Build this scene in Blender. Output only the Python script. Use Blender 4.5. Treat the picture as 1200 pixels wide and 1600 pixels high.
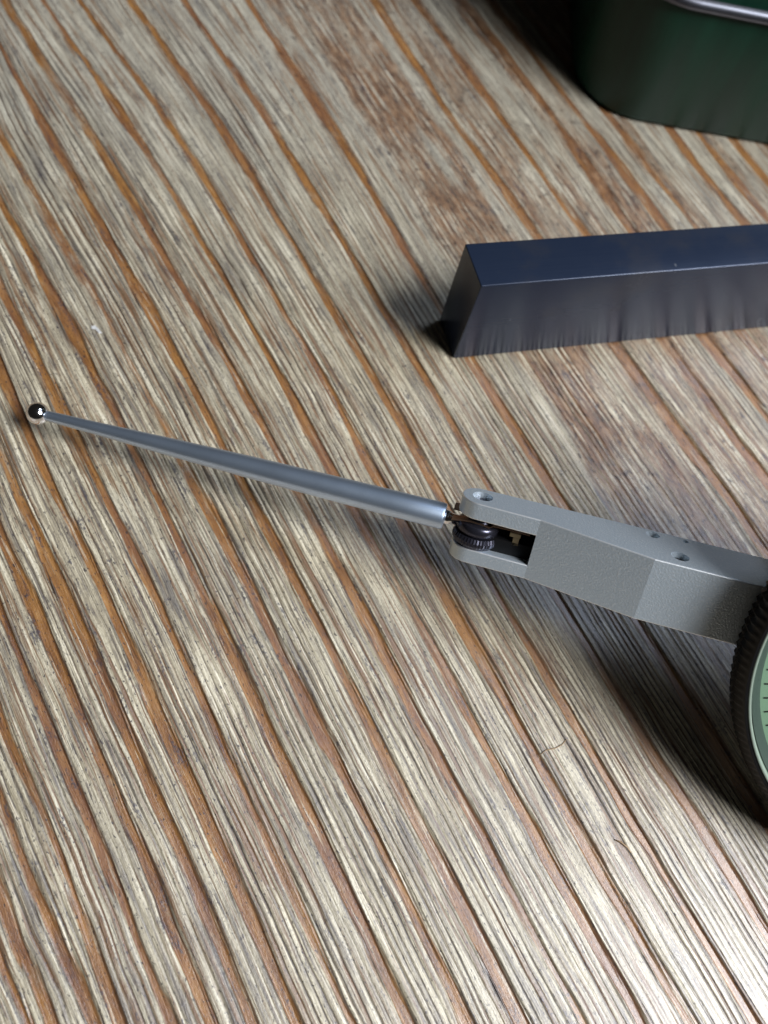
import bpy, bmesh, math, random
import numpy as np
from mathutils import Vector, Matrix

MM = 0.001
random.seed(4)
for o in list(bpy.data.objects):
    bpy.data.objects.remove(o)
scene = bpy.context.scene
COL = scene.collection

# ------------------------------------------------------------------ camera
CAM_H = 71.2
cam_data = bpy.data.cameras.new('camera')
cam = bpy.data.objects.new('camera', cam_data)
COL.objects.link(cam)
cx = Vector((0.98872, 0.0, 0.149774))
cd = Vector((0.062001, -0.910295, -0.409291))      # picture down
cf = Vector((0.136339, 0.413961, -0.900027))       # viewing direction
rot = Matrix((cx, -cd, -cf)).transposed()
cam.matrix_world = Matrix.Translation(Vector((0, 0, CAM_H * MM))) @ rot.to_4x4()
cam_data.sensor_fit = 'HORIZONTAL'
cam_data.sensor_width = 36.0
cam_data.lens = 36.0 * 1304 / 1200
cam_data.clip_start = 0.002
cam_data.clip_end = 20.0
cam_data.dof.use_dof = True
cam_data.dof.focus_distance = 0.068
cam_data.dof.aperture_fstop = 46.0
scene.camera = cam

# ------------------------------------------------------------------ world and lamps (indoors, window light)
world = bpy.data.worlds.new('World')
scene.world = world
world.use_nodes = True
wbg = world.node_tree.nodes['Background']
wbg.inputs['Color'].default_value = (0.95, 0.88, 0.82, 1)
wbg.inputs['Strength'].default_value = 0.011


def area_lamp(name, az, el, dist, w, h, power, color):
    d = bpy.data.lights.new(name, 'AREA')
    d.shape = 'RECTANGLE'
    d.size = w
    d.size_y = h
    d.energy = power
    d.color = color
    o = bpy.data.objects.new(name, d)
    COL.objects.link(o)
    a, e = math.radians(az), math.radians(el)
    v = Vector((math.cos(a) * math.cos(e), math.sin(a) * math.cos(e), math.sin(e)))
    tgt = Vector((0.02, 0.04, 0))
    o.location = tgt + v * dist
    o.rotation_euler = (-v).to_track_quat('-Z', 'Y').to_euler()
    return o


area_lamp('window_light', -25, 51, 0.55, 0.21, 0.23, 5.5, (0.95, 0.97, 1.0))
area_lamp('side_sheen_light', 32, 57, 0.60, 0.15, 0.15, 0.85, (0.66, 0.78, 1.0))  # weak cool lamp added to bring up the sheen on the wood

scene.view_settings.view_transform = 'Standard'
scene.view_settings.look = 'None'
scene.view_settings.exposure = 0.0
scene.view_settings.gamma = 1.0
scene.render.engine = 'CYCLES'
scene.cycles.max_bounces = 8
scene.cycles.transparent_max_bounces = 8
scene.render.resolution_x = 768
scene.render.resolution_y = 1024


# ------------------------------------------------------------------ helpers
def link(name, mesh, mat=None, parent=None, smooth=False):
    o = bpy.data.objects.new(name, mesh)
    COL.objects.link(o)
    if mat:
        mesh.materials.append(mat)
    if smooth:
        mesh.polygons.foreach_set('use_smooth', [True] * len(mesh.polygons))
    if parent:
        o.parent = parent
    return o


def mesh_of(bm, name):
    me = bpy.data.meshes.new(name)
    bmesh.ops.recalc_face_normals(bm, faces=bm.faces)
    bm.to_mesh(me)
    bm.free()
    return me


def tag(o, label, cat=None, kind=None):
    o['label'] = label
    if cat:
        o['category'] = cat
    if kind:
        o['kind'] = kind


class NT:
    """tiny helper to write node trees"""
    def __init__(self, name):
        self.mat = bpy.data.materials.new(name)
        self.mat.use_nodes = True
        self.t = self.mat.node_tree
        self.b = self.t.nodes['Principled BSDF']

    def n(self, kind, **kw):
        nd = self.t.nodes.new(kind)
        for k, v in kw.items():
            setattr(nd, k, v)
        return nd

    def l(self, a, b):
        self.t.links.new(a, b)

    def val(self, sock, v):
        if hasattr(v, 'is_linked'):
            self.l(v, sock)
        else:
            sock.default_value = v

    def math(self, op, a, b=0.0, clamp=False):
        m = self.n('ShaderNodeMath', operation=op, use_clamp=clamp)
        self.val(m.inputs[0], a)
        self.val(m.inputs[1], b)
        return m.outputs[0]

    def noise(self, vec, scale, detail=3.0, rough=0.55, off=0.0):
        mp = self.n('ShaderNodeMapping')
        self.l(vec, mp.inputs['Vector'])
        mp.inputs['Scale'].default_value = scale
        mp.inputs['Location'].default_value = (off, off * 1.7, off * 0.3)
        nz = self.n('ShaderNodeTexNoise')
        nz.inputs['Scale'].default_value = 1.0
        nz.inputs['Detail'].default_value = detail
        nz.inputs['Roughness'].default_value = rough
        self.l(mp.outputs[0], nz.inputs['Vector'])
        return nz.outputs['Fac']

    def ramp(self, fac, stops, interp='LINEAR'):
        r = self.n('ShaderNodeValToRGB')
        r.color_ramp.interpolation = interp
        e = r.color_ramp.elements
        while len(e) < len(stops):
            e.new(0.5)
        for el, (p, c) in zip(e, stops):
            el.position = p
            el.color = c if len(c) == 4 else (*c, 1)
        self.l(fac, r.inputs['Fac'])
        return r.outputs['Color']

    def step(self, v, lo, hi):
        m = self.n('ShaderNodeMapRange', interpolation_type='SMOOTHSTEP')
        self.l(v, m.inputs['Value'])
        m.inputs['From Min'].default_value = lo
        m.inputs['From Max'].default_value = hi
        return m.outputs['Result']

    def mix(self, fac, a, b, blend='MIX'):
        m = self.n('ShaderNodeMix', data_type='RGBA', blend_type=blend)
        self.val(m.inputs['Factor'], fac)
        for s, v in ((m.inputs['A'], a), (m.inputs['B'], b)):
            if hasattr(v, 'is_linked'):
                self.l(v, s)
            else:
                s.default_value = v if len(v) == 4 else (*v, 1)
        return m.outputs['Result']

    def bump(self, height, strength, dist, normal=None):
        b = self.n('ShaderNodeBump')
        b.inputs['Strength'].default_value = strength
        b.inputs['Distance'].default_value = dist
        self.l(height, b.inputs['Height'])
        if normal:
            self.l(normal, b.inputs['Normal'])
        return b.outputs['Normal']

    def out(self, color=None, rough=None, metal=None, normal=None, spec=None):
        for k, v in (('Base Color', color), ('Roughness', rough), ('Metallic', metal), ('Normal', normal), ('Specular IOR Level', spec)):
            if v is None:
                continue
            s = self.b.inputs[k]
            if hasattr(v, 'is_linked'):
                self.l(v, s)
            elif isinstance(v, tuple):
                s.default_value = (*v, 1)
            else:
                s.default_value = v
        return self.mat

    def objco(self):
        return self.n('ShaderNodeTexCoord').outputs['Object']


# ------------------------------------------------------------------ the table top: worn, ribbed softwood
# growth rings of this board: centre lines (mm along the grain, mm across it)
STRIPES = [
    [(-0.6,-16.77), (1.2,-16.91), (3.1,-17.18)],
    [(-0.4,-15.38), (2.2,-15.52), (4.4,-15.86), (6.7,-16.22)],
    [(-2.5,-12.91), (-0.4,-13.04), (1.9,-13.18), (3.8,-13.32), (5.5,-13.46), (7.5,-13.59), (9.5,-13.72), (11.5,-13.84), (13.8,-13.96)],
    [(-2.9,-11.34), (-0.4,-11.31), (1.8,-11.28), (4.0,-11.26), (6.2,-11.26), (8.4,-11.31), (10.8,-11.41), (13.4,-11.55), (15.8,-11.70), (17.2,-11.83), (20.1,-11.93)],
    [(-4.7,-8.20), (-2.4,-8.26), (0.3,-8.31), (2.5,-8.37), (4.8,-8.43), (7.2,-8.50), (9.6,-8.57), (12.2,-8.66), (14.6,-8.74), (15.7,-8.81), (18.4,-8.89), (20.7,-8.98), (23.2,-9.08), (26.0,-9.16), (28.6,-9.22)],
    [(-6.4,-5.65), (-4.1,-5.69), (-1.8,-5.73), (0.4,-5.77), (3.1,-5.82), (5.6,-5.89), (8.1,-5.98), (10.5,-6.06), (13.7,-6.15), (15.6,-6.24), (17.8,-6.33), (20.1,-6.43), (22.3,-6.51), (24.7,-6.59), (27.5,-6.67), (30.1,-6.79), (33.2,-6.95), (35.7,-7.13)],
    [(-7.4,-3.08), (-4.6,-3.10), (-2.0,-3.14), (0.7,-3.19), (3.4,-3.25), (6.3,-3.33), (9.1,-3.43), (12.5,-3.53), (15.1,-3.63), (17.4,-3.72), (19.7,-3.80), (22.2,-3.88), (24.6,-3.95), (26.8,-4.03), (29.0,-4.12), (31.5,-4.23), (34.0,-4.34), (36.6,-4.45), (39.8,-4.51), (43.3,-4.54)],
    [(-8.5,-0.39), (-6.0,-0.38), (-3.7,-0.36), (-1.7,-0.35), (1.4,-0.39), (4.3,-0.47), (7.3,-0.58), (10.9,-0.69), (13.6,-0.77), (16.0,-0.82), (18.3,-0.85), (20.3,-0.88), (22.8,-0.94), (25.1,-1.03), (27.7,-1.12), (30.1,-1.24), (32.6,-1.36), (35.7,-1.51), (38.9,-1.67), (42.9,-1.81), (46.4,-1.91), (51.3,-1.97)],
    [(-11.4,3.32), (-8.7,3.29), (-6.4,3.25), (-4.0,3.20), (-1.4,3.15), (1.4,3.08), (3.8,3.01), (5.3,2.93), (8.1,2.86), (10.1,2.82), (12.6,2.80), (15.0,2.78), (17.0,2.76), (19.0,2.73), (21.7,2.69), (24.4,2.62), (27.3,2.53), (30.7,2.41), (33.8,2.28), (35.2,2.15), (39.2,2.02), (42.8,1.90), (47.7,1.76), (51.4,1.60), (56.0,1.40), (60.3,1.15)],
    [(-13.6,7.04), (-11.2,7.00), (-8.4,6.95), (-5.5,6.90), (-2.6,6.85), (0.6,6.79), (3.5,6.75), (6.9,6.71), (8.8,6.69), (10.7,6.69), (12.7,6.68), (14.9,6.65), (17.8,6.60), (20.5,6.55), (23.4,6.51), (26.6,6.47), (29.3,6.41), (32.2,6.35), (35.5,6.28), (39.2,6.20), (42.3,6.11), (45.5,5.98), (49.4,5.81), (53.6,5.60), (58.7,5.35), (63.8,5.09), (67.6,4.80), (70.8,4.50)],
    [(-15.7,10.89), (-13.2,10.95), (-10.2,10.97), (-7.7,10.94), (-4.7,10.88), (-2.0,10.82), (1.3,10.75), (4.0,10.67), (5.4,10.59), (8.4,10.52), (10.8,10.47), (12.8,10.45), (15.3,10.43), (17.8,10.42), (21.6,10.41), (23.9,10.36), (26.4,10.28), (30.4,10.17), (32.9,10.06), (35.8,9.97), (39.0,9.88), (41.5,9.78), (46.5,9.62), (51.0,9.40), (57.8,9.12), (62.6,8.78), (67.2,8.38), (73.6,7.92), (80.7,7.41)],
    [(-16.2,14.66), (-14.0,14.63), (-11.2,14.60), (-8.4,14.56), (-5.9,14.53), (-3.1,14.49), (-0.4,14.47), (2.7,14.45), (5.4,14.46), (7.8,14.46), (10.2,14.46), (12.7,14.44), (15.5,14.39), (18.4,14.33), (21.2,14.26), (24.9,14.18), (28.2,14.10), (32.1,14.02), (36.6,13.94), (40.7,13.86), (44.6,13.76), (48.7,13.63), (53.6,13.47), (57.1,13.26), (61.0,13.02), (67.3,12.74), (72.2,12.44), (77.1,12.14), (85.1,11.87), (93.0,11.62)],
    [(-20.3,18.84), (-18.1,18.81), (-15.0,18.77), (-11.9,18.71), (-9.3,18.65), (-6.4,18.61), (-3.1,18.58), (1.1,18.57), (5.0,18.56), (8.0,18.56), (11.2,18.54), (14.4,18.52), (17.1,18.48), (20.2,18.45), (23.7,18.42), (26.6,18.39), (32.9,18.37), (35.5,18.36), (38.6,18.32), (43.0,18.25), (46.7,18.09), (51.1,17.88), (55.7,17.62), (59.7,17.36), (65.7,17.10), (70.6,16.83), (75.6,16.53), (80.4,16.15), (86.3,15.66), (92.6,15.09), (100.5,14.46)],
    [(-21.9,22.93), (-18.4,22.92), (-15.7,22.89), (-12.8,22.83), (-8.8,22.78), (-5.3,22.74), (-1.2,22.73), (2.5,22.72), (5.8,22.71), (9.0,22.69), (12.3,22.65), (15.1,22.60), (18.7,22.52), (22.3,22.43), (24.9,22.35), (30.0,22.31), (34.3,22.30), (38.2,22.29), (42.5,22.26), (47.4,22.16), (52.3,22.00), (58.8,21.79), (64.7,21.56), (69.0,21.30), (74.2,21.02), (79.0,20.69), (83.7,20.29), (88.3,19.81), (93.3,19.26), (100.1,18.66)],
    [(-24.6,26.58), (-22.3,26.45), (-18.9,26.34), (-15.6,26.25), (-11.6,26.20), (-7.7,26.20), (-3.8,26.21), (3.5,26.22), (6.8,26.22), (9.7,26.20), (12.7,26.16), (15.7,26.11), (19.1,26.06), (22.2,26.04), (26.3,26.05), (31.4,26.10), (35.5,26.15), (39.7,26.17), (44.8,26.12), (49.0,26.01), (53.8,25.89), (57.0,25.79), (60.1,25.72), (65.7,25.63), (70.2,25.47), (74.7,25.21), (80.5,24.82), (86.1,24.25), (90.8,23.53), (99.0,22.70)],
    [(-26.1,31.21), (-22.0,31.13), (-18.3,31.06), (-14.3,31.00), (-10.7,30.97), (-6.3,30.96), (-1.9,30.96), (2.0,30.94), (4.9,30.88), (7.9,30.81), (11.4,30.78), (15.1,30.80), (22.9,30.87), (26.6,30.95), (30.2,31.00), (34.5,31.00), (37.9,30.97), (41.6,30.92), (45.9,30.88), (50.1,30.82), (55.0,30.74), (61.1,30.67), (66.9,30.57), (72.6,30.41), (78.1,30.15), (84.4,29.74), (90.4,29.17), (97.4,28.49)],
    [(-22.2,36.27), (-18.8,36.27), (-15.1,36.24), (-11.9,36.15), (-9.5,36.02), (-7.6,35.88), (-4.6,35.80), (21.7,35.79), (24.5,35.81), (29.4,35.85), (33.6,35.88), (38.1,35.89), (42.6,35.91), (47.3,35.94), (53.1,36.00), (59.9,36.06), (65.5,36.06), (70.8,35.97), (78.5,35.78), (83.1,35.48), (88.7,35.10), (95.7,34.66)],
    [(17.1,41.74), (19.9,41.73), (24.1,41.71), (27.3,41.69), (31.4,41.70), (35.9,41.77), (43.7,41.92), (50.2,42.12), (56.7,42.33), (62.7,42.53), (69.7,42.66), (76.3,42.68), (83.7,42.56), (91.1,42.35)],
    [(9.7,58.36), (14.9,58.24), (20.2,58.13), (25.0,58.04), (31.4,57.95), (47.9,57.85), (58.3,57.76), (64.0,57.71), (73.4,57.76), (81.7,57.95), (89.2,58.22)],
    [(10.6,63.79), (14.1,63.69), (19.9,63.61), (23.7,63.57), (29.6,63.60), (49.9,63.67), (57.9,63.75), (66.4,63.79), (71.8,63.80), (82.9,63.79)],
    [(16.6,68.77), (22.2,68.80), (28.4,68.61), (59.3,70.30), (67.4,70.48)],
    [(23.0,73.40), (27.8,73.29), (54.2,74.36), (65.1,74.12)],
    [(53.0,77.83), (59.4,78.01)],
    [(51.0,84.37), (57.9,84.71)],
]

GDIR = np.array([-0.468279, 0.883581])
SDIR = np.array([0.883581, 0.468279])


def hash2(ix, iy, seed):
    x = (ix.astype(np.int64) * 374761393 + iy.astype(np.int64) * 668265263 + seed * 974634777) & 0xFFFFFFFF
    x = ((x ^ (x >> 13)) * 1274126177) & 0xFFFFFFFF
    x = x ^ (x >> 16)
    return (x & 0xFFFFFF) / float(0xFFFFFF)


def vnoise(x, y, seed):
    x, y = np.broadcast_arrays(x, y)
    ix, iy = np.floor(x), np.floor(y)
    fx, fy = x - ix, y - iy
    fx = fx * fx * (3 - 2 * fx)
    fy = fy * fy * (3 - 2 * fy)
    a = hash2(ix, iy, seed); b = hash2(ix + 1, iy, seed)
    c = hash2(ix, iy + 1, seed); d = hash2(ix + 1, iy + 1, seed)
    return (a * (1 - fx) + b * fx) * (1 - fy) + (c * (1 - fx) + d * fx) * fy


def sstep(x, a, b):
    t = np.clip((x - a) / (b - a), 0, 1)
    return t * t * (3 - 2 * t)


def axis(segs):
    v = []
    for a, b, st in segs:
        v.append(np.arange(a, b, st))
    v.append([segs[-1][1]])
    return np.concatenate(v)


def build_table():
    s = axis([(-150, -60, 2.0), (-60, -26, 0.2), (-26, 56, 0.055), (56, 100, 0.085), (100, 128, 0.2), (128, 290, 2.0)])
    q = axis([(-190, -70, 4.0), (-70, -40, 1.2), (-40, 108, 0.55), (108, 140, 1.2), (140, 290, 4.0)])
    rng = np.random.default_rng(11)
    cents = []
    for st in STRIPES:
        a = np.array(st)
        cents.append(np.interp(q, a[:, 0], a[:, 1]))
    # the rings go on past the picture's edges
    base = cents[0]
    pos = 0.0
    left = []
    while pos < 125:
        pos += rng.uniform(2.0, 4.5)
        left.append(base - pos)
    base = cents[-1]
    pos = 0.0
    right = []
    while pos < 200:
        pos += rng.uniform(3.5, 7.0)
        right.append(base + pos)
    n_left = len(left)
    cents = np.array(left[::-1] + cents + right)            # K x Q
    # keep neighbours apart
    for k in range(1, len(cents)):
        cents[k] = np.maximum(cents[k], cents[k - 1] + 1.3)
    K = len(cents)
    ks = np.arange(K)[:, None]
    cents = cents + 0.10 * (vnoise(q[None] / 3.2 + 40, ks * 1.0 + 0 * q[None], 5) - 0.5)
    meanp = cents.mean(axis=1)
    half = 0.44 * (0.42 + 1.05 * vnoise(q[None] / 9.0, ks * 7.3 + 0 * q[None], 3))
    far = sstep(meanp, 36, 60)[:, None]
    half = half * (1 + 0.45 * far)
    amp = 0.42 + 0.85 * vnoise(q[None] / 14.0 + 9, ks * 3.1 + 0 * q[None], 8)
    i0 = n_left                                             # index of the first measured ring (-11)
    amp[i0 + 10] *= np.where(q > 35, 0.62, 1.0)             # ring -1 is faint in its upper half
    Q, S = len(q), len(s)
    W = np.zeros((Q, S)); band = np.zeros((Q, S)); edge = np.zeros((Q, S)); gapk = np.zeros((Q, S))
    for j in range(Q):
        c = cents[:, j]
        wig = 0.05 * (vnoise(s / 1.1, np.full(S, q[j] / 2.4), 21) - 0.5) + 0.05 * (vnoise(s / 0.6, np.full(S, q[j] / 0.9), 22) - 0.5)
        x = s + wig
        W[j] = np.interp(x, c, meanp)
        k = np.clip(np.searchsorted(c, x), 1, K - 1)
        kn = np.where(np.abs(x - c[k - 1]) < np.abs(x - c[k]), k - 1, k)
        d = x - c[kn]
        w = half[kn, j]
        fr_ = vnoise(s / 0.16, np.full(S, q[j] / 5.0), 23) - 0.5
        d = d + 0.30 * fr_
        b = sstep(d, -w - 0.14, -w + 0.12) * (1 - sstep(d, w * 0.45, w * 1.25 + 0.16))
        band[j] = b * amp[kn, j]
        edge[j] = np.exp(-((d + w + 0.03) / 0.075) ** 2) * amp[kn, j]
        gapk[j] = k
    QQ = q[:, None]
    # brown, mottled, knotty wood between two of the rings
    kz = i0 + 18
    c0, c1 = cents[kz - 1], cents[kz]
    fr = (s[None] - c0[:, None]) / (c1 - c0)[:, None]
    knot = sstep(fr, 0.10, 0.4) * (1 - sstep(fr, 0.75, 1.0)) * (0.25 + 0.95 * vnoise(W / 2.2, QQ / 9.0, 61))
    knot = np.maximum(knot, 0.75 * sstep(W, 30, 50) * vnoise(W / 1.6, QQ / 26.0, 62) + 0.25 * vnoise(W / 2.5, QQ / 20.0, 63))
    # ribs standing between the rings
    ph = W / 0.60 + 1.1 * vnoise(W / 1.7, QQ / 50.0, 31) + 0.6 * vnoise(W / 0.8, QQ / 18.0, 36) + 0.10 * vnoise(W / 0.5, QQ / 5.0, 37)
    ramp_ = 0.40 + 0.60 * vnoise(W / 1.1 + 5, QQ / 26.0, 38)
    rib = np.abs(np.sin(np.pi * ph)) ** 0.6
    rib = 1 - (1 - rib) * ramp_
    r2 = vnoise(W / 0.22 + 7, QQ / 13.0, 32)
    r3 = vnoise(W / 0.13 + 3, QQ / 3.0, 33)
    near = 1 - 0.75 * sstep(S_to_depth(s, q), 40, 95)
    zz = (1 - np.clip(band * 1.15, 0, 1)) * near * (0.21 * rib + 0.07 * r2 + 0.035 * r3)
    zz += -0.13 * np.clip(band, 0, 1) * (0.5 + 0.5 * near) - 0.05 * edge * near
    zz += 0.10 * (vnoise(W / 7.0, QQ / 60.0, 34) - 0.5) - 0.22
    zz += 0.008 * vnoise(W / 0.1, QQ / 0.8, 35)
    xy = s[None, :, None] * SDIR + q[:, None, None] * GDIR
    co = np.zeros((Q, S, 3), np.float32)
    co[..., :2] = xy
    co[..., 2] = np.minimum(zz, 0.0)
    co *= MM
    me = bpy.data.meshes.new('table_top')
    nv = Q * S
    me.vertices.add(nv)
    me.vertices.foreach_set('co', co.ravel())
    idx = np.arange(nv, dtype=np.int32).reshape(Q, S)
    quads = np.stack([idx[:-1, :-1], idx[:-1, 1:], idx[1:, 1:], idx[1:, :-1]], -1).reshape(-1, 4)
    nf = len(quads)
    me.loops.add(nf * 4)
    me.loops.foreach_set('vertex_index', quads.ravel())
    me.polygons.add(nf)
    me.polygons.foreach_set('loop_start', np.arange(0, nf * 4, 4, dtype=np.int32))
    me.polygons.foreach_set('loop_total', np.full(nf, 4, np.int32))
    me.polygons.foreach_set('use_smooth', np.ones(nf, bool))
    g = np.zeros((nv, 3), np.float32)
    g[:, 0] = W.ravel()
    g[:, 1] = np.repeat(q, S)
    a = me.attributes.new('grain', 'FLOAT_VECTOR', 'POINT'); a.data.foreach_set('vector', g.ravel())
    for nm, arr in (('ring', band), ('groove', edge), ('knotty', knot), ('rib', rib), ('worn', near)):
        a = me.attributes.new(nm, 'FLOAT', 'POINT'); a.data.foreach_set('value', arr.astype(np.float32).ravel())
    me.update(calc_edges=True)
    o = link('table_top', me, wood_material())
    tag(o, 'worn pale wooden table top with orange brown grain lines', 'table', 'structure')
    return o


def S_to_depth(s, q):
    """distance up the board (mm) towards the less weathered end"""
    xy = s[None, :, None] * SDIR + q[:, None, None] * GDIR
    return xy[..., 1]


def wood_material():
    m = NT('worn_softwood')
    at = lambda nm: m.n('ShaderNodeAttribute', attribute_name=nm)
    gr = at('grain').outputs['Vector']
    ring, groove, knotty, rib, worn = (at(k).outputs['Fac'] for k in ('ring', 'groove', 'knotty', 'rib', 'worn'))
    fib = m.noise(gr, (3.2, 0.10, 1), 6, 0.66)
    fine = m.noise(gr, (9.0, 0.55, 1), 5, 0.65, 3.1)
    blot = m.noise(gr, (0.30, 0.06, 1), 3, 0.5, 8.4)
    cell = m.noise(gr, (7.0, 3.2, 1), 3, 0.6, 12.7)
    brk = m.noise(gr, (0.8, 0.22, 1), 4, 0.65, 17.0)
    # silvered earlywood
    pale = m.ramp(fib, [(0.30, (0.072, 0.058, 0.045)), (0.40, (0.185, 0.16, 0.12)), (0.49, (0.37, 0.325, 0.215)), (0.58, (0.61, 0.56, 0.40)), (0.68, (0.78, 0.735, 0.565))])
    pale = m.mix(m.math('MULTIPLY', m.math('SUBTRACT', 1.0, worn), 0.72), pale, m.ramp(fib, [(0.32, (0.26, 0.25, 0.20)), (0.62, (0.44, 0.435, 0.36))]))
    pale = m.mix(m.step(blot, 0.42, 0.64), pale, m.mix(0.15, pale, (0.25, 0.26, 0.235)))
    pale = m.mix(m.math('MULTIPLY', m.step(cell, 0.50, 0.68), 0.45), pale, (0.15, 0.125, 0.095))
    # dark hair lines running with the fibres
    l1 = m.math('ABSOLUTE', m.math('SUBTRACT', m.noise(gr, (2.1, 0.030, 1), 3, 0.5, 61.0), 0.5))
    hair = m.math('MULTIPLY', m.step(l1, 0.028, 0.0), m.step(m.noise(gr, (1.5, 0.5, 1), 4, 0.7, 66.0), 0.40, 0.58))
    pale = m.mix(m.math('MULTIPLY', hair, 0.85), pale, (0.055, 0.045, 0.042))
    pale = m.mix(m.math('MULTIPLY', m.step(rib, 0.70, 0.36), m.math('MULTIPLY', m.step(brk, 0.25, 0.50), 0.95)), pale, (0.050, 0.034, 0.022))
    l2 = m.math('ABSOLUTE', m.math('SUBTRACT', m.noise(gr, (2.0, 0.022, 1), 2, 0.5, 71.0), 0.5))
    thin = m.math('MULTIPLY', m.step(l2, 0.055, 0.018), m.step(m.noise(gr, (0.7, 0.10, 1), 4, 0.7, 76.0), 0.38, 0.58))
    pale = m.mix(m.math('MULTIPLY', thin, 0.85), pale, (0.165, 0.085, 0.036))
    # orange brown latewood
    org = m.ramp(m.noise(gr, (2.6, 0.24, 1), 6, 0.7, 5.0), [(0.28, (0.065, 0.027, 0.013)), (0.42, (0.165, 0.072, 0.020)), (0.58, (0.29, 0.138, 0.036)), (0.76, (0.43, 0.26, 0.105))])
    org = m.mix(m.math('MULTIPLY', m.step(fine, 0.52, 0.72), 0.28), org, (0.34, 0.18, 0.075))
    org = m.mix(m.math('MULTIPLY', m.step(blot, 0.45, 0.62), 0.35), org, (0.15, 0.070, 0.050))
    rs = m.step(m.math('ADD', ring, m.math('MULTIPLY', m.math('SUBTRACT', fine, 0.5), 1.0)), 0.24, 0.66)
    strand = m.math('SUBTRACT', 1.0, m.math('MULTIPLY', m.step(fib, 0.55, 0.66), 0.6))
    colr = m.mix(m.math('MULTIPLY', m.math('MULTIPLY', rs, strand), m.math('SUBTRACT', 1.0, m.math('MULTIPLY', m.step(brk, 0.55, 0.75), 0.45))), pale, org)
    # knotty brown zone
    kn = m.math('MULTIPLY', knotty, m.math('ADD', 0.35, m.noise(gr, (1.5, 0.40, 1), 8, 0.75, 21.0)))
    kc = m.ramp(m.noise(gr, (1.3, 0.42, 1), 7, 0.72, 26.0), [(0.34, (0.028, 0.014, 0.008)), (0.44, (0.115, 0.055, 0.024)), (0.54, (0.20, 0.105, 0.048)), (0.66, (0.33, 0.22, 0.125))])
    keep = m.math('SUBTRACT', 1.0, m.math('MULTIPLY', m.step(fib, 0.52, 0.60), 0.92))
    colr = m.mix(m.math('MULTIPLY', m.math('MULTIPLY', m.step(kn, 0.38, 0.74), 0.85), keep), colr, kc)
    ks = m.math('MULTIPLY', m.step(m.noise(gr, (1.9, 0.75, 1), 4, 0.65, 83.0), 0.57, 0.66), m.step(knotty, 0.35, 0.6))
    colr = m.mix(m.math('MULTIPLY', ks, 0.8), colr, (0.035, 0.02, 0.014))
    # broken dark line in the grooves, black specks and streaks
    gd = m.math('MULTIPLY', groove, m.step(m.noise(gr, (1.2, 0.35, 1), 4, 0.6, 31.0), 0.36, 0.58))
    colr = m.mix(m.math('MULTIPLY', gd, 0.9, True), colr, (0.04, 0.027, 0.020))
    sp = m.step(m.noise(gr, (4.8, 2.0, 1), 3, 0.6, 40.0), 0.605, 0.665)
    colr = m.mix(m.math('MULTIPLY', sp, 0.85), colr, (0.026, 0.022, 0.026))
    st = m.math('MULTIPLY', m.step(m.noise(gr, (1.5, 0.24, 1), 5, 0.7, 55.0), 0.565, 0.66), m.step(cell, 0.40, 0.56))
    colr = m.mix(m.math('MULTIPLY', st, 0.8), colr, (0.045, 0.042, 0.055))
    rough = m.math('ADD', m.math('MULTIPLY', fine, 0.22), m.math('SUBTRACT', 0.30, m.math('MULTIPLY', rs, 0.04)))
    hgt = m.math('ADD', fine, m.math('MULTIPLY', cell, 0.7))
    nrm = m.bump(hgt, 0.8, 0.00008)
    m.b.inputs['Coat Weight'].default_value = 0.75
    m.b.inputs['Coat Roughness'].default_value = 0.34
    m.b.inputs['Coat Tint'].default_value = (1.0, 0.97, 1.0, 1)
    return m.out(colr, rough, 0.0, nrm, 0.8)


build_table()


# ------------------------------------------------------------------ metals and paints
def metal(name, col, rough, metallic=1.0, grain=0.0, gscale=9000, tint=0.12, bump=0.00002):
    m = NT(name)
    oc = m.objco()
    nz = m.noise(oc, (gscale, gscale, gscale), 2, 0.5)
    big = m.noise(oc, (260, 260, 260), 4, 0.6, 4.0)
    c = m.mix(m.math('MULTIPLY', big, tint), col, tuple(v * 0.55 for v in col))
    c = m.mix(m.math('MULTIPLY', m.step(nz, 0.5, 0.8), tint), c, tuple(min(1, v * 1.5) for v in col))
    r = m.math('ADD', rough - 0.06, m.math('MULTIPLY', big, 0.12))
    nrm = m.bump(nz, grain, bump) if grain else None
    return m.out(c, r, metallic, nrm)


M_SATIN = metal('satin_chrome', (0.70, 0.80, 0.88), 0.40, 0.72, 0.85, 6500, 0.4, 0.00004)
M_EDGE = metal('worn_edge_highlight', (0.92, 0.95, 0.97), 0.42, 0.8, 0.5, 2500, 0.3, 0.00003)  # worn edges, base colour brightened to stand in for their highlight
M_STYLUS = metal('stylus_steel', (0.54, 0.65, 0.80), 0.38, 0.92, 0.12, 9000)
M_CHROME = metal('polished_steel', (0.93, 0.93, 0.95), 0.12, 1.0)
M_DARK = metal('dark_steel', (0.055, 0.055, 0.075), 0.26, 0.8)
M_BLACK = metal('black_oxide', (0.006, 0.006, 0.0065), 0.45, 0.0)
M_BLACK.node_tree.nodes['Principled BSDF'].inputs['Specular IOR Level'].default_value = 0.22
M_COPPER = metal('spring_bronze', (0.42, 0.27, 0.19), 0.30, 0.9)
M_BRASS = metal('brass', (0.55, 0.44, 0.27), 0.35, 0.9)
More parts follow.
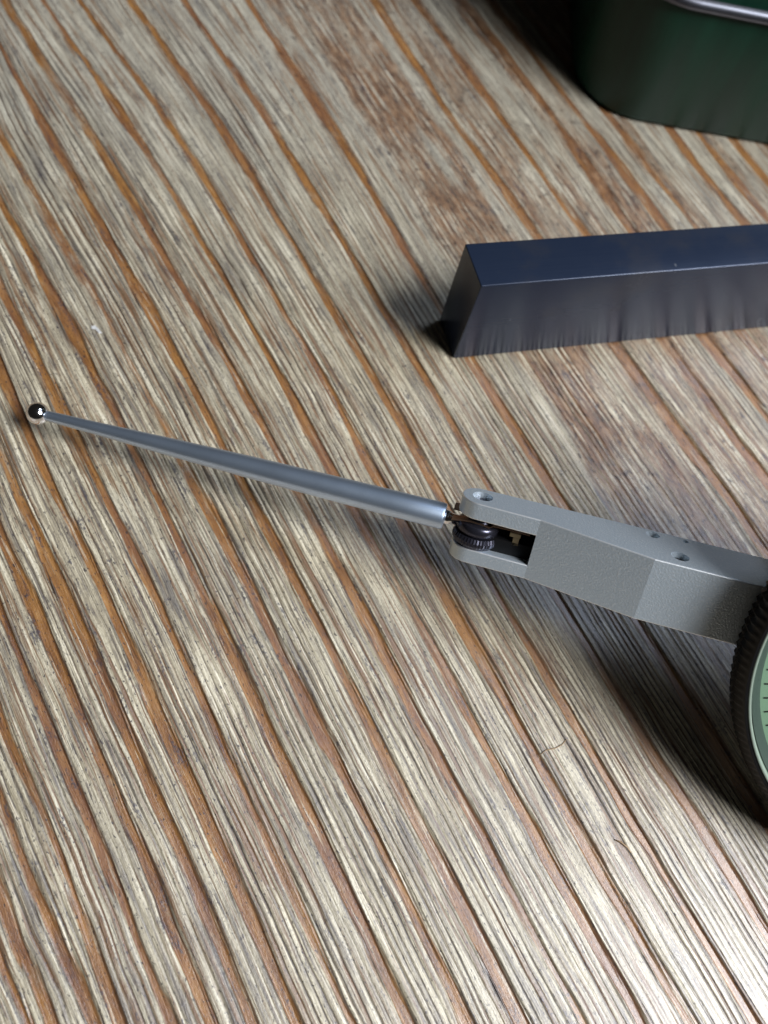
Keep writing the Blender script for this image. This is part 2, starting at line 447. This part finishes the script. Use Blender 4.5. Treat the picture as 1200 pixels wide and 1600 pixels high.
def ground_steel():
    m = NT('blued_ground_steel')
    oc = m.objco()
    gl = m.noise(oc, (60, 5000, 5000), 4, 0.65)
    sm = m.noise(oc, (140, 140, 140), 5, 0.65, 7.0)
    sc = m.noise(oc, (900, 260, 260), 3, 0.6, 13.0)
    c = m.mix(gl, (0.013, 0.021, 0.044), (0.021, 0.031, 0.056))
    c = m.mix(m.math('MULTIPLY', m.step(sm, 0.5, 0.7), 0.45), c, (0.034, 0.036, 0.046))
    c = m.mix(m.math('MULTIPLY', m.step(sc, 0.70, 0.74), 0.6), c, (0.16, 0.17, 0.19))
    r = m.math('ADD', 0.16, m.math('MULTIPLY', sm, 0.16))
    return m.out(c, r, 0.3, m.bump(gl, 0.10, 0.00002), 0.4)


M_BLUE = ground_steel()
M_RIM = metal('tinned_steel', (0.13, 0.135, 0.16), 0.42, 1.0)
M_GASKET = metal('pale_green_ring', (0.22, 0.27, 0.22), 0.4, 0.0)
M_RECESS = metal('grey_recess', (0.055, 0.07, 0.065), 0.5, 0.0)
M_DIAL = metal('mint_dial_paint', (0.31, 0.44, 0.32), 0.55, 0.0, 0, 9000, 0.05)
M_INK = metal('black_dial_ink', (0.012, 0.012, 0.014), 0.6, 0.0)


def glass_material():
    m = NT('dial_glass')
    t = m.t
    tr = m.n('ShaderNodeBsdfTransparent')
    tr.inputs['Color'].default_value = (0.95, 0.985, 0.96, 1)
    gl = m.n('ShaderNodeBsdfGlossy')
    gl.inputs['Roughness'].default_value = 0.03
    lw = m.n('ShaderNodeLayerWeight')
    fac = m.math('ADD', 0.04, m.math('MULTIPLY', m.math('POWER', lw.outputs['Facing'], 5.0), 0.9))
    mx = m.n('ShaderNodeMixShader')
    m.l(fac, mx.inputs[0]); m.l(tr.outputs[0], mx.inputs[1]); m.l(gl.outputs[0], mx.inputs[2])
    m.l(mx.outputs[0], t.nodes['Material Output'].inputs['Surface'])
    return m.mat


# ------------------------------------------------------------------ dial test indicator
# its own frame: origin = centre of the contact ball, u along the stylus, p up through the fork pivot, n out of the dial
ORG = Vector((-20.94798, 38.84913, 3.11980))
UU = Vector((0.953558, -0.267130, 0.139173))
PP = Vector((0.060473, 0.622422, 0.780342))
NN = Vector((-0.295077, -0.735685, 0.609670))
base_pt = ORG + UU * 80.7
base_pt.z = 0.0
ind = bpy.data.objects.new('dial_test_indicator', None)
COL.objects.link(ind)
ind.location = base_pt * MM
tag(ind, 'silver dial test indicator with long ball tipped stylus and mint green dial on the wood', 'dial indicator')


def ipt(u, p, n):
    return (ORG + UU * u + PP * p + NN * n - base_pt) * MM


def imesh(bm, name):
    """bmesh in (u, p, n) mm -> mesh in the indicator's place"""
    for v in bm.verts:
        v.co = ipt(*v.co)
    return mesh_of(bm, name)


def lathe_into(bm, prof, origin, ax, e1, e2, seg=48, close=True):
    """prof: list of (along axis, radius)"""
    rings = []
    for a, r in prof:
        ring = []
        for i in range(seg):
            t = 2 * math.pi * i / seg
            ring.append(bm.verts.new(origin + ax * a + e1 * (r * math.cos(t)) + e2 * (r * math.sin(t))))
        rings.append(ring)
    for k in range(len(rings) - 1):
        for i in range(seg):
            j = (i + 1) % seg
            bm.faces.new((rings[k][i], rings[k][j], rings[k + 1][j], rings[k + 1][i]))
    if close:
        bm.faces.new(rings[0])
        bm.faces.new(rings[-1][::-1])
    return rings


EU, EP, EN = Vector((1, 0, 0)), Vector((0, 1, 0)), Vector((0, 0, 1))


def prism_bm(outline, p0, p1):
    """outline in (u, n), extruded along p"""
    bm = bmesh.new()
    a = [bm.verts.new((x, p0, y)) for x, y in outline]
    b = [bm.verts.new((x, p1, y)) for x, y in outline]
    m = len(outline)
    for i in range(m):
        j = (i + 1) % m
        bm.faces.new((a[i], a[j], b[j], b[i]))
    bm.faces.new(a)
    bm.faces.new(b[::-1])
    bmesh.ops.recalc_face_normals(bm, faces=bm.faces)
    return bm


def temp(bm):
    me = bpy.data.meshes.new('tmp')
    bm.to_mesh(me)
    bm.free()
    o = bpy.data.objects.new('tmp', me)
    COL.objects.link(o)
    return o


def bake(o, mods):
    """apply modifiers and hand back the plain mesh"""
    dg = bpy.context.evaluated_depsgraph_get()
    dg.update()
    return bpy.data.meshes.new_from_object(o.evaluated_get(dg))


def fork_outline():
    c_u, c_n, r = 40.02, 0.33, 1.62
    pts = []
    for i in range(33):
        t = math.radians(90 + 180 * i / 32)
        pts.append((c_u + r * math.cos(t), c_n + r * math.sin(t)))
    pts += [(52.2, -1.45), (86, -1.45), (86, 4.0), (54.0, 4.0), (45.0, 2.08)]
    return pts


def build_body():
    body = temp(prism_bm(fork_outline(), -2.755, 2.755))
    cutters = []
    cutters.append(temp(prism_bm([(37, -3), (37, 5), (45.0, 5), (45.0, -3)], -1.48, 1.30)))
    cutters.append(temp(prism_bm([(44.5, -0.95), (44.5, 1.72), (45.6, 1.90), (49.0, 2.4), (49.0, -0.95)], -1.30, 1.12)))
    holes = [(40.1, 0.25, 0.85, 2.15), (54.2, -0.55, 0.58, 2.0), (56.9, -0.80, 0.26, 2.0), (56.1, 2.35, 0.72, 2.0)]
    for u, n, r, p0 in holes:
        out = [(u + r * math.cos(2 * math.pi * i / 28), n + r * math.sin(2 * math.pi * i / 28)) for i in range(28)]
        cutters.append(temp(prism_bm(out, p0, 3.4)))
    def cut(c):
        md = body.modifiers.new('b', 'BOOLEAN')
        md.operation = 'DIFFERENCE'
        md.solver = 'EXACT'
        md.object = c

    cut(cutters[0])
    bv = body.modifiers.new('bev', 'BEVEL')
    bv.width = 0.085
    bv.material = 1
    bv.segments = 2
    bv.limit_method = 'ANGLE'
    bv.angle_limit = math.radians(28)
    for c in cutters[1:]:
        c.data.materials.append(M_SATIN)
        cut(c)
    body.data.materials.append(M_SATIN)
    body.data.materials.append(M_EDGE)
    me = bake(body, None)
    for c in cutters + [body]:
        bpy.data.objects.remove(c)
    bm = bmesh.new()
    bm.from_mesh(me)
    bpy.data.meshes.remove(me)
    o = link('body', imesh(bm, 'body'), M_SATIN, ind)
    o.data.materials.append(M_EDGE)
    o.data.polygons.foreach_set('use_smooth', [True] * len(o.data.polygons))
    o.data.set_sharp_from_angle(angle=math.radians(9))
    return o


body = build_body()
# screws and pins sunk in the narrow side
for u, n, r, dark in ((40.1, 0.25, 0.80, False), (54.2, -0.55, 0.55, True), (56.9, -0.80, 0.23, True), (56.1, 2.35, 0.69, True)):
    bm = bmesh.new()
    lathe_into(bm, [(2.0, r), (2.22, r), (2.30, r * 0.86)], Vector((u, 0, n)), EP, EU, EN, 28)
    link('pivot_screw' if not dark else 'screw', imesh(bm, 'screw'), M_BLACK if dark else M_DARK, body, False)

# stylus: tapered shaft, polished ball, thin neck
bm = bmesh.new()
lathe_into(bm, [(0.75, 0.44), (1.2, 0.47), (2.5, 0.50), (6, 0.58), (13, 0.80), (20, 0.97), (28, 1.09), (33, 1.13), (37.15, 1.14), (37.36, 1.08), (37.40, 0.95)], Vector((0, 0, 0)), EU, EP, EN, 48)
sty = link('stylus', imesh(bm, 'stylus'), M_STYLUS, ind, True)
sty.data.set_sharp_from_angle(angle=math.radians(35))
bm = bmesh.new()
bmesh.ops.create_uvsphere(bm, u_segments=48, v_segments=28, radius=1.0)
link('contact_ball', imesh(bm, 'contact_ball'), M_CHROME, sty, True)
bm = bmesh.new()
lathe_into(bm, [(37.2, 0.62), (37.7, 0.62), (38.0, 0.46), (39.2, 0.46)], Vector((0, 0, 0)), EU, EP, EN, 24)
link('stylus_neck', imesh(bm, 'stylus_neck'), M_CHROME, sty, True)

# pivot drum in the fork: smooth barrel over a toothed ring
bm = bmesh.new()
lathe_into(bm, [(-0.45, 1.30), (-0.42, 1.62), (-0.30, 1.74), (0.10, 1.80), (0.42, 1.74), (0.55, 1.60), (0.60, 1.20), (0.98, 1.05), (1.02, 0.9)], Vector((40.3, 0, 0.2)), EP, EU, EN, 48)
drum = link('pivot_drum', imesh(bm, 'pivot_drum'), M_DARK, ind, True)
drum.data.set_sharp_from_angle(angle=math.radians(40))
bm = bmesh.new()
NT_ = 44
outer = []
for z, rr in ((-1.47, 1.70), (-1.10, 1.98), (-0.80, 2.0), (-0.46, 1.86)):
    row = []
    for i in range(NT_ * 2):
        t = math.pi * i / NT_
        r = rr - (0.04 if (i % 2 and z > -1.3) else 0.0)
        row.append(bm.verts.new((40.3 + r * math.cos(t), z, 0.2 + r * math.sin(t))))
    outer.append(row)
for a, b in zip(outer[:-1], outer[1:]):
    for i in range(NT_ * 2):
        j = (i + 1) % (NT_ * 2)
        bm.faces.new((a[i], a[j], b[j], b[i]))
bm.faces.new(outer[0]); bm.faces.new(outer[-1][::-1])
link('toothed_ring', imesh(bm, 'toothed_ring'), M_DARK, drum)


def strip(name, pts, w0, w1, thick, mat, parent):
    """a bent leaf: pts in (u, p), lying across n from w0 to w1"""
    bm = bmesh.new()
    up = [[bm.verts.new((u, p + dz, n)) for n in (w0, w1)] for u, p in pts for dz in (thick / 2,)]
    dn = [[bm.verts.new((u, p - thick / 2, n)) for n in (w0, w1)] for u, p in pts]
    for k in range(len(pts) - 1):
        bm.faces.new((up[k][0], up[k][1], up[k + 1][1], up[k + 1][0]))
        bm.faces.new((dn[k][0], dn[k + 1][0], dn[k + 1][1], dn[k][1]))
        bm.faces.new((up[k][1], dn[k][1], dn[k + 1][1], up[k + 1][1]))
        bm.faces.new((up[k][0], up[k + 1][0], dn[k + 1][0], dn[k][0]))
    bm.faces.new((up[0][0], dn[0][0], dn[0][1], up[0][1]))
    bm.faces.new((up[-1][0], up[-1][1], dn[-1][1], dn[-1][0]))
    return link(name, imesh(bm, name), mat, parent)


strip('leaf_spring', [(38.05, 0.55), (38.8, 0.70), (39.6, 0.78), (40.6, 0.74), (41.2, 0.62), (41.5, 0.86), (42.6, 0.90), (44.6, 0.86)], 0.55, 1.42, 0.09, M_COPPER, ind)
strip('spring_clip', [(38.0, 1.02), (38.9, 1.08), (40.0, 1.04)], -1.0, 0.35, 0.10, M_COPPER, ind)
bm = bmesh.new()
for v0, v1 in (((43.0, 0.30, 0.55), (43.9, 0.62, 1.25)), ((43.35, -0.45, 0.55), (43.85, 0.34, 1.15))):
    r = bmesh.ops.create_cube(bm, size=1.0)
    for v in r['verts']:
        v.co = Vector([(a + b) / 2 + c * (b - a) for a, b, c in zip(v0, v1, v.co)])
link('brass_stop', imesh(bm, 'brass_stop'), M_BRASS, ind)

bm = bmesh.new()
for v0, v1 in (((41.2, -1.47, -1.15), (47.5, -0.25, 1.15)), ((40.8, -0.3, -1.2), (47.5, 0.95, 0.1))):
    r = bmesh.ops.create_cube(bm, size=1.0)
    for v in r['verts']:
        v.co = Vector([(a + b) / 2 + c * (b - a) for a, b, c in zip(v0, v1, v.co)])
link('slot_shade_block', imesh(bm, 'slot_shade_block'), M_BLACK, ind)  # black filler standing in for the shade inside the fork slot

# dial: case, knurled bezel, pale ring, recess, painted face, ticks, hand, glass
DC = Vector((80.7, 0, 0))
bm = bmesh.new()
lathe_into(bm, [(-1.62, 14.5), (-1.62, 16.6), (-1.2, 17.0), (3.6, 17.0), (4.1, 17.6), (4.15, 12.0)], DC, EN, EU, EP, 96)
link('case', imesh(bm, 'case'), M_SATIN, ind, True).data.set_sharp_from_angle(angle=math.radians(30))

bm = bmesh.new()
TEETH = 170
prof = [(4.2, 18.4, 0), (4.25, 18.75, 1), (4.6, 19.05, 1), (5.3, 19.12, 1), (5.5, 18.75, 0.2), (5.7, 19.12, 1), (6.4, 19.05, 1), (6.85, 18.75, 1), (7.05, 18.45, 0), (7.25, 18.35, 0), (7.25, 18.15, 0), (5.0, 18.12, 0)]
seg = TEETH * 4
rows = []
for z, r, kn in prof:
    row = []
    for i in range(seg):
        t = 2 * math.pi * i / seg
        rr = r - kn * 0.20 * (0.5 - 0.5 * math.cos(math.pi * i / 2)) ** 0.8
        row.append(bm.verts.new((DC.x + rr * math.cos(t), rr * math.sin(t), z)))
    rows.append(row)
for a, b in zip(rows[:-1], rows[1:]):
    for i in range(seg):
        j = (i + 1) % seg
        bm.faces.new((a[i], a[j], b[j], b[i]))
bez = link('bezel', imesh(bm, 'bezel'), M_BLACK, ind, True)
bez.data.set_sharp_from_angle(angle=math.radians(50))

bm = bmesh.new()
lathe_into(bm, [(6.0, 18.11), (7.12, 18.11), (7.18, 18.04), (7.16, 17.90), (6.95, 17.82), (6.0, 17.72)], DC, EN, EU, EP, 128, False)
link('glass_seat_ring', imesh(bm, 'glass_seat_ring'), M_GASKET, ind, True)
bm = bmesh.new()
lathe_into(bm, [(6.6, 17.71), (6.2, 17.3), (5.85, 17.0), (5.72, 16.98)], DC, EN, EU, EP, 128, False)
link('dial_surround', imesh(bm, 'dial_surround'), M_RECESS, ind, True)
bm = bmesh.new()
lathe_into(bm, [(5.4, 17.2), (5.75, 17.2), (5.75, 1.0)], DC, EN, EU, EP, 128)
face = link('dial_face', imesh(bm, 'dial_face'), M_DIAL, ind)
bm = bmesh.new()
for i in range(80):
    t = 2 * math.pi * (i + 0.42) / 80
    r0, r1, w = 16.75, (14.6 if i % 5 else 13.6), 0.075
    e = Vector((math.cos(t), math.sin(t), 0)); s_ = Vector((-math.sin(t), math.cos(t), 0))
    vs = [bm.verts.new(DC + e * r + s_ * k + EN * 5.765) for r, k in ((r0, -w), (r0, w), (r1, w), (r1, -w))]
    bm.faces.new(vs)
link('scale_marks', imesh(bm, 'scale_marks'), M_INK, face)
bm = bmesh.new()
vs = [(-3, -0.5), (0, -0.35), (12.5, -0.06), (12.5, 0.06), (0, 0.35), (-3, 0.5)]
ta = math.radians(35)
rowa = [bm.verts.new(DC + Vector((x * math.cos(ta) - y * math.sin(ta), x * math.sin(ta) + y * math.cos(ta), 6.0))) for x, y in vs]
rowb = [bm.verts.new(v.co + EN * 0.1) for v in rowa]
for i in range(6):
    bm.faces.new((rowa[i], rowa[(i + 1) % 6], rowb[(i + 1) % 6], rowb[i]))
bm.faces.new(rowa); bm.faces.new(rowb[::-1])
lathe_into(bm, [(5.7, 0.9), (6.3, 0.9), (6.4, 0.7)], DC, EN, EU, EP, 24)
link('pointer', imesh(bm, 'pointer'), M_INK, face)
bm = bmesh.new()
lathe_into(bm, [(6.72, 17.74), (6.86, 17.74), (6.90, 17.3)], DC, EN, EU, EP, 96)
link('dial_glass', imesh(bm, 'dial_glass'), glass_material(), ind)

# ------------------------------------------------------------------ blued steel bar
bar = bpy.data.objects.new('steel_bar', None)
COL.objects.link(bar)
bar.location = Vector((18.13, 50.97, 0)) * MM
tag(bar, 'dark blue square edged steel bar standing on edge on the wood', 'steel bar')
d_ = math.radians(12.45)
bar.rotation_euler = (0, 0, d_)
bm = bmesh.new()
L, Wd, H = 120.0, 5.05, 11.62
r = bmesh.ops.create_cube(bm, size=1.0)
for v in r['verts']:
    v.co = Vector((v.co.x * L + L / 2, v.co.y * Wd + Wd / 2, v.co.z * (H + 0.03) + (H - 0.03) / 2))
    if v.co.x < 1 and v.co.y > 2:
        v.co.x -= 0.25
bmesh.ops.bevel(bm, geom=list(bm.edges), offset=0.13, segments=3, profile=0.6, affect='EDGES')
for v in bm.verts:
    v.co *= MM
o = link('bar_body', mesh_of(bm, 'bar_body'), M_BLUE, bar, True)
o.data.set_sharp_from_angle(angle=math.radians(40))

# ------------------------------------------------------------------ green tin
tin = bpy.data.objects.new('green_tin', None)
COL.objects.link(tin)
TC = Vector((70.0, 118.0, 0))
tin.location = TC * MM
tin.rotation_euler = (0, 0, math.radians(-3.6))
tag(tin, 'dark green painted tin with rounded corners and a bare steel rim', 'tin')


def rr_outline(hx, hy, r, n=14):
    pts = []
    for cxx, cyy, a0 in ((hx - r, hy - r, 0), (-hx + r, hy - r, 90), (-hx + r, -hy + r, 180), (hx - r, -hy + r, 270)):
        for i in range(n + 1):
            t = math.radians(a0 + 90 * i / n)
            pts.append((cxx + r * math.cos(t), cyy + r * math.sin(t)))
    return pts


def loft(sections, cap=True):
    """sections: (z, inset)"""
    bm = bmesh.new()
    rows = []
    for z, ins in sections:
        rows.append([bm.verts.new((x * MM, y * MM, z * MM)) for x, y in rr_outline(33 - ins, 29.5 - ins, 9 - ins)])
    m = len(rows[0])
    for a, b in zip(rows[:-1], rows[1:]):
        for i in range(m):
            j = (i + 1) % m
            bm.faces.new((a[i], a[j], b[j], b[i]))
    if cap:
        bm.faces.new(rows[0]); bm.faces.new(rows[-1][::-1])
    return bm


def paint_material():
    m = NT('green_tin_paint')
    oc = m.objco()
    v = m.noise(oc, (420, 420, 30), 4, 0.6)
    b = m.noise(oc, (90, 90, 90), 3, 0.6, 3.0)
    c = m.ramp(v, [(0.3, (0.0025, 0.021, 0.012)), (0.7, (0.005, 0.040, 0.023))])
    c = m.mix(m.math('MULTIPLY', m.step(b, 0.62, 0.72), 0.35), c, (0.02, 0.03, 0.02))
    return m.out(c, m.math('ADD', 0.30, m.math('MULTIPLY', v, 0.25)), 0.0, m.bump(v, 0.08, 0.0002), 0.3)


M_PAINT = paint_material()
o = link('tin_body', mesh_of(loft([(0.0, 0.6), (0.12, 0.25), (0.5, 0.0), (15.0, 0.0), (15.2, 0.15)]), 'tin_body'), M_PAINT, tin, True)
o.data.set_sharp_from_angle(angle=math.radians(35))
o = link('steel_rim', mesh_of(loft([(15.1, 0.2), (15.1, -0.1), (15.3, -0.4), (15.7, -0.5), (16.1, -0.4), (16.35, -0.1), (16.4, 0.5)]), 'steel_rim'), M_RIM, tin, True)
o = link('unseen_lid', mesh_of(loft([(16.3, 0.3), (34.0, 0.3), (35.2, 0.8), (35.6, 2.0)]), 'unseen_lid'), M_PAINT, tin, True)  # unseen top of the tin, made tall so its shadow reaches far enough
o.data.set_sharp_from_angle(angle=math.radians(35))


# ------------------------------------------------------------------ loose bits on the wood
def fibre(name, pts, r, mat, label):
    bm = bmesh.new()
    P = [Vector(p) for p in pts]
    rows = []
    for k, c in enumerate(P):
        t = (P[min(k + 1, len(P) - 1)] - P[max(k - 1, 0)]).normalized()
        a = t.cross(Vector((0, 0, 1))).normalized(); b = a.cross(t)
        rr = r * (0.5 if k in (0, len(P) - 1) else 1)
        rows.append([bm.verts.new((c - P[0] + (a * math.cos(x) + b * math.sin(x)) * rr) * MM) for x in [i * math.pi / 3 for i in range(6)]])
    for a, b in zip(rows[:-1], rows[1:]):
        for i in range(6):
            j = (i + 1) % 6
            bm.faces.new((a[i], a[j], b[j], b[i]))
    bm.faces.new(rows[0]); bm.faces.new(rows[-1][::-1])
    o = link(name, mesh_of(bm, name), mat, None, True)
    o.location = P[0] * MM
    tag(o, label, 'fibre')
    return o


M_FIB = metal('dry_fibre', (0.30, 0.20, 0.11), 0.6, 0.0)
M_FLAKE = metal('white_flake', (0.5, 0.5, 0.49), 0.5, 0.0)
fibre('wood_fibre', [(24.1, 10.5, 0.04), (24.9, 11.1, 0.07), (25.8, 11.3, 0.08), (26.4, 11.6, 0.07), (26.9, 12.1, 0.03)], 0.045, M_FIB, 'thin brown hair like fibre lying across the grain')
fibre('wood_splinter', [(30.3, 3.95, 0.05), (30.8, 3.75, 0.10), (31.3, 3.35, 0.11), (31.6, 2.95, 0.05)], 0.08, M_FIB, 'short curved brown splinter on the lit wood')
bm = bmesh.new()
fl = [(-0.55, 0.3), (-0.1, 0.45), (0.35, 0.05), (0.75, -0.45), (0.45, -0.6), (0.05, -0.1), (-0.45, -0.05)]
ra = [bm.verts.new((x * MM * 0.9, y * MM * 0.9, 0)) for x, y in fl]
rb = [bm.verts.new((x * MM * 0.8, y * MM * 0.8, 0.09 * MM + 0.03 * MM * math.sin(i * 2.1))) for i, (x, y) in enumerate(fl)]
for i in range(len(fl)):
    j = (i + 1) % len(fl)
    bm.faces.new((ra[i], ra[j], rb[j], rb[i]))
bm.faces.new(ra[::-1]); bm.faces.new(rb)
o = link('paint_flake', mesh_of(bm, 'paint_flake'), M_FLAKE)
o.location = Vector((-18.1, 50.7, -0.04)) * MM
tag(o, 'tiny white flake lying on the pale wood near the stylus ball tip', 'flake')
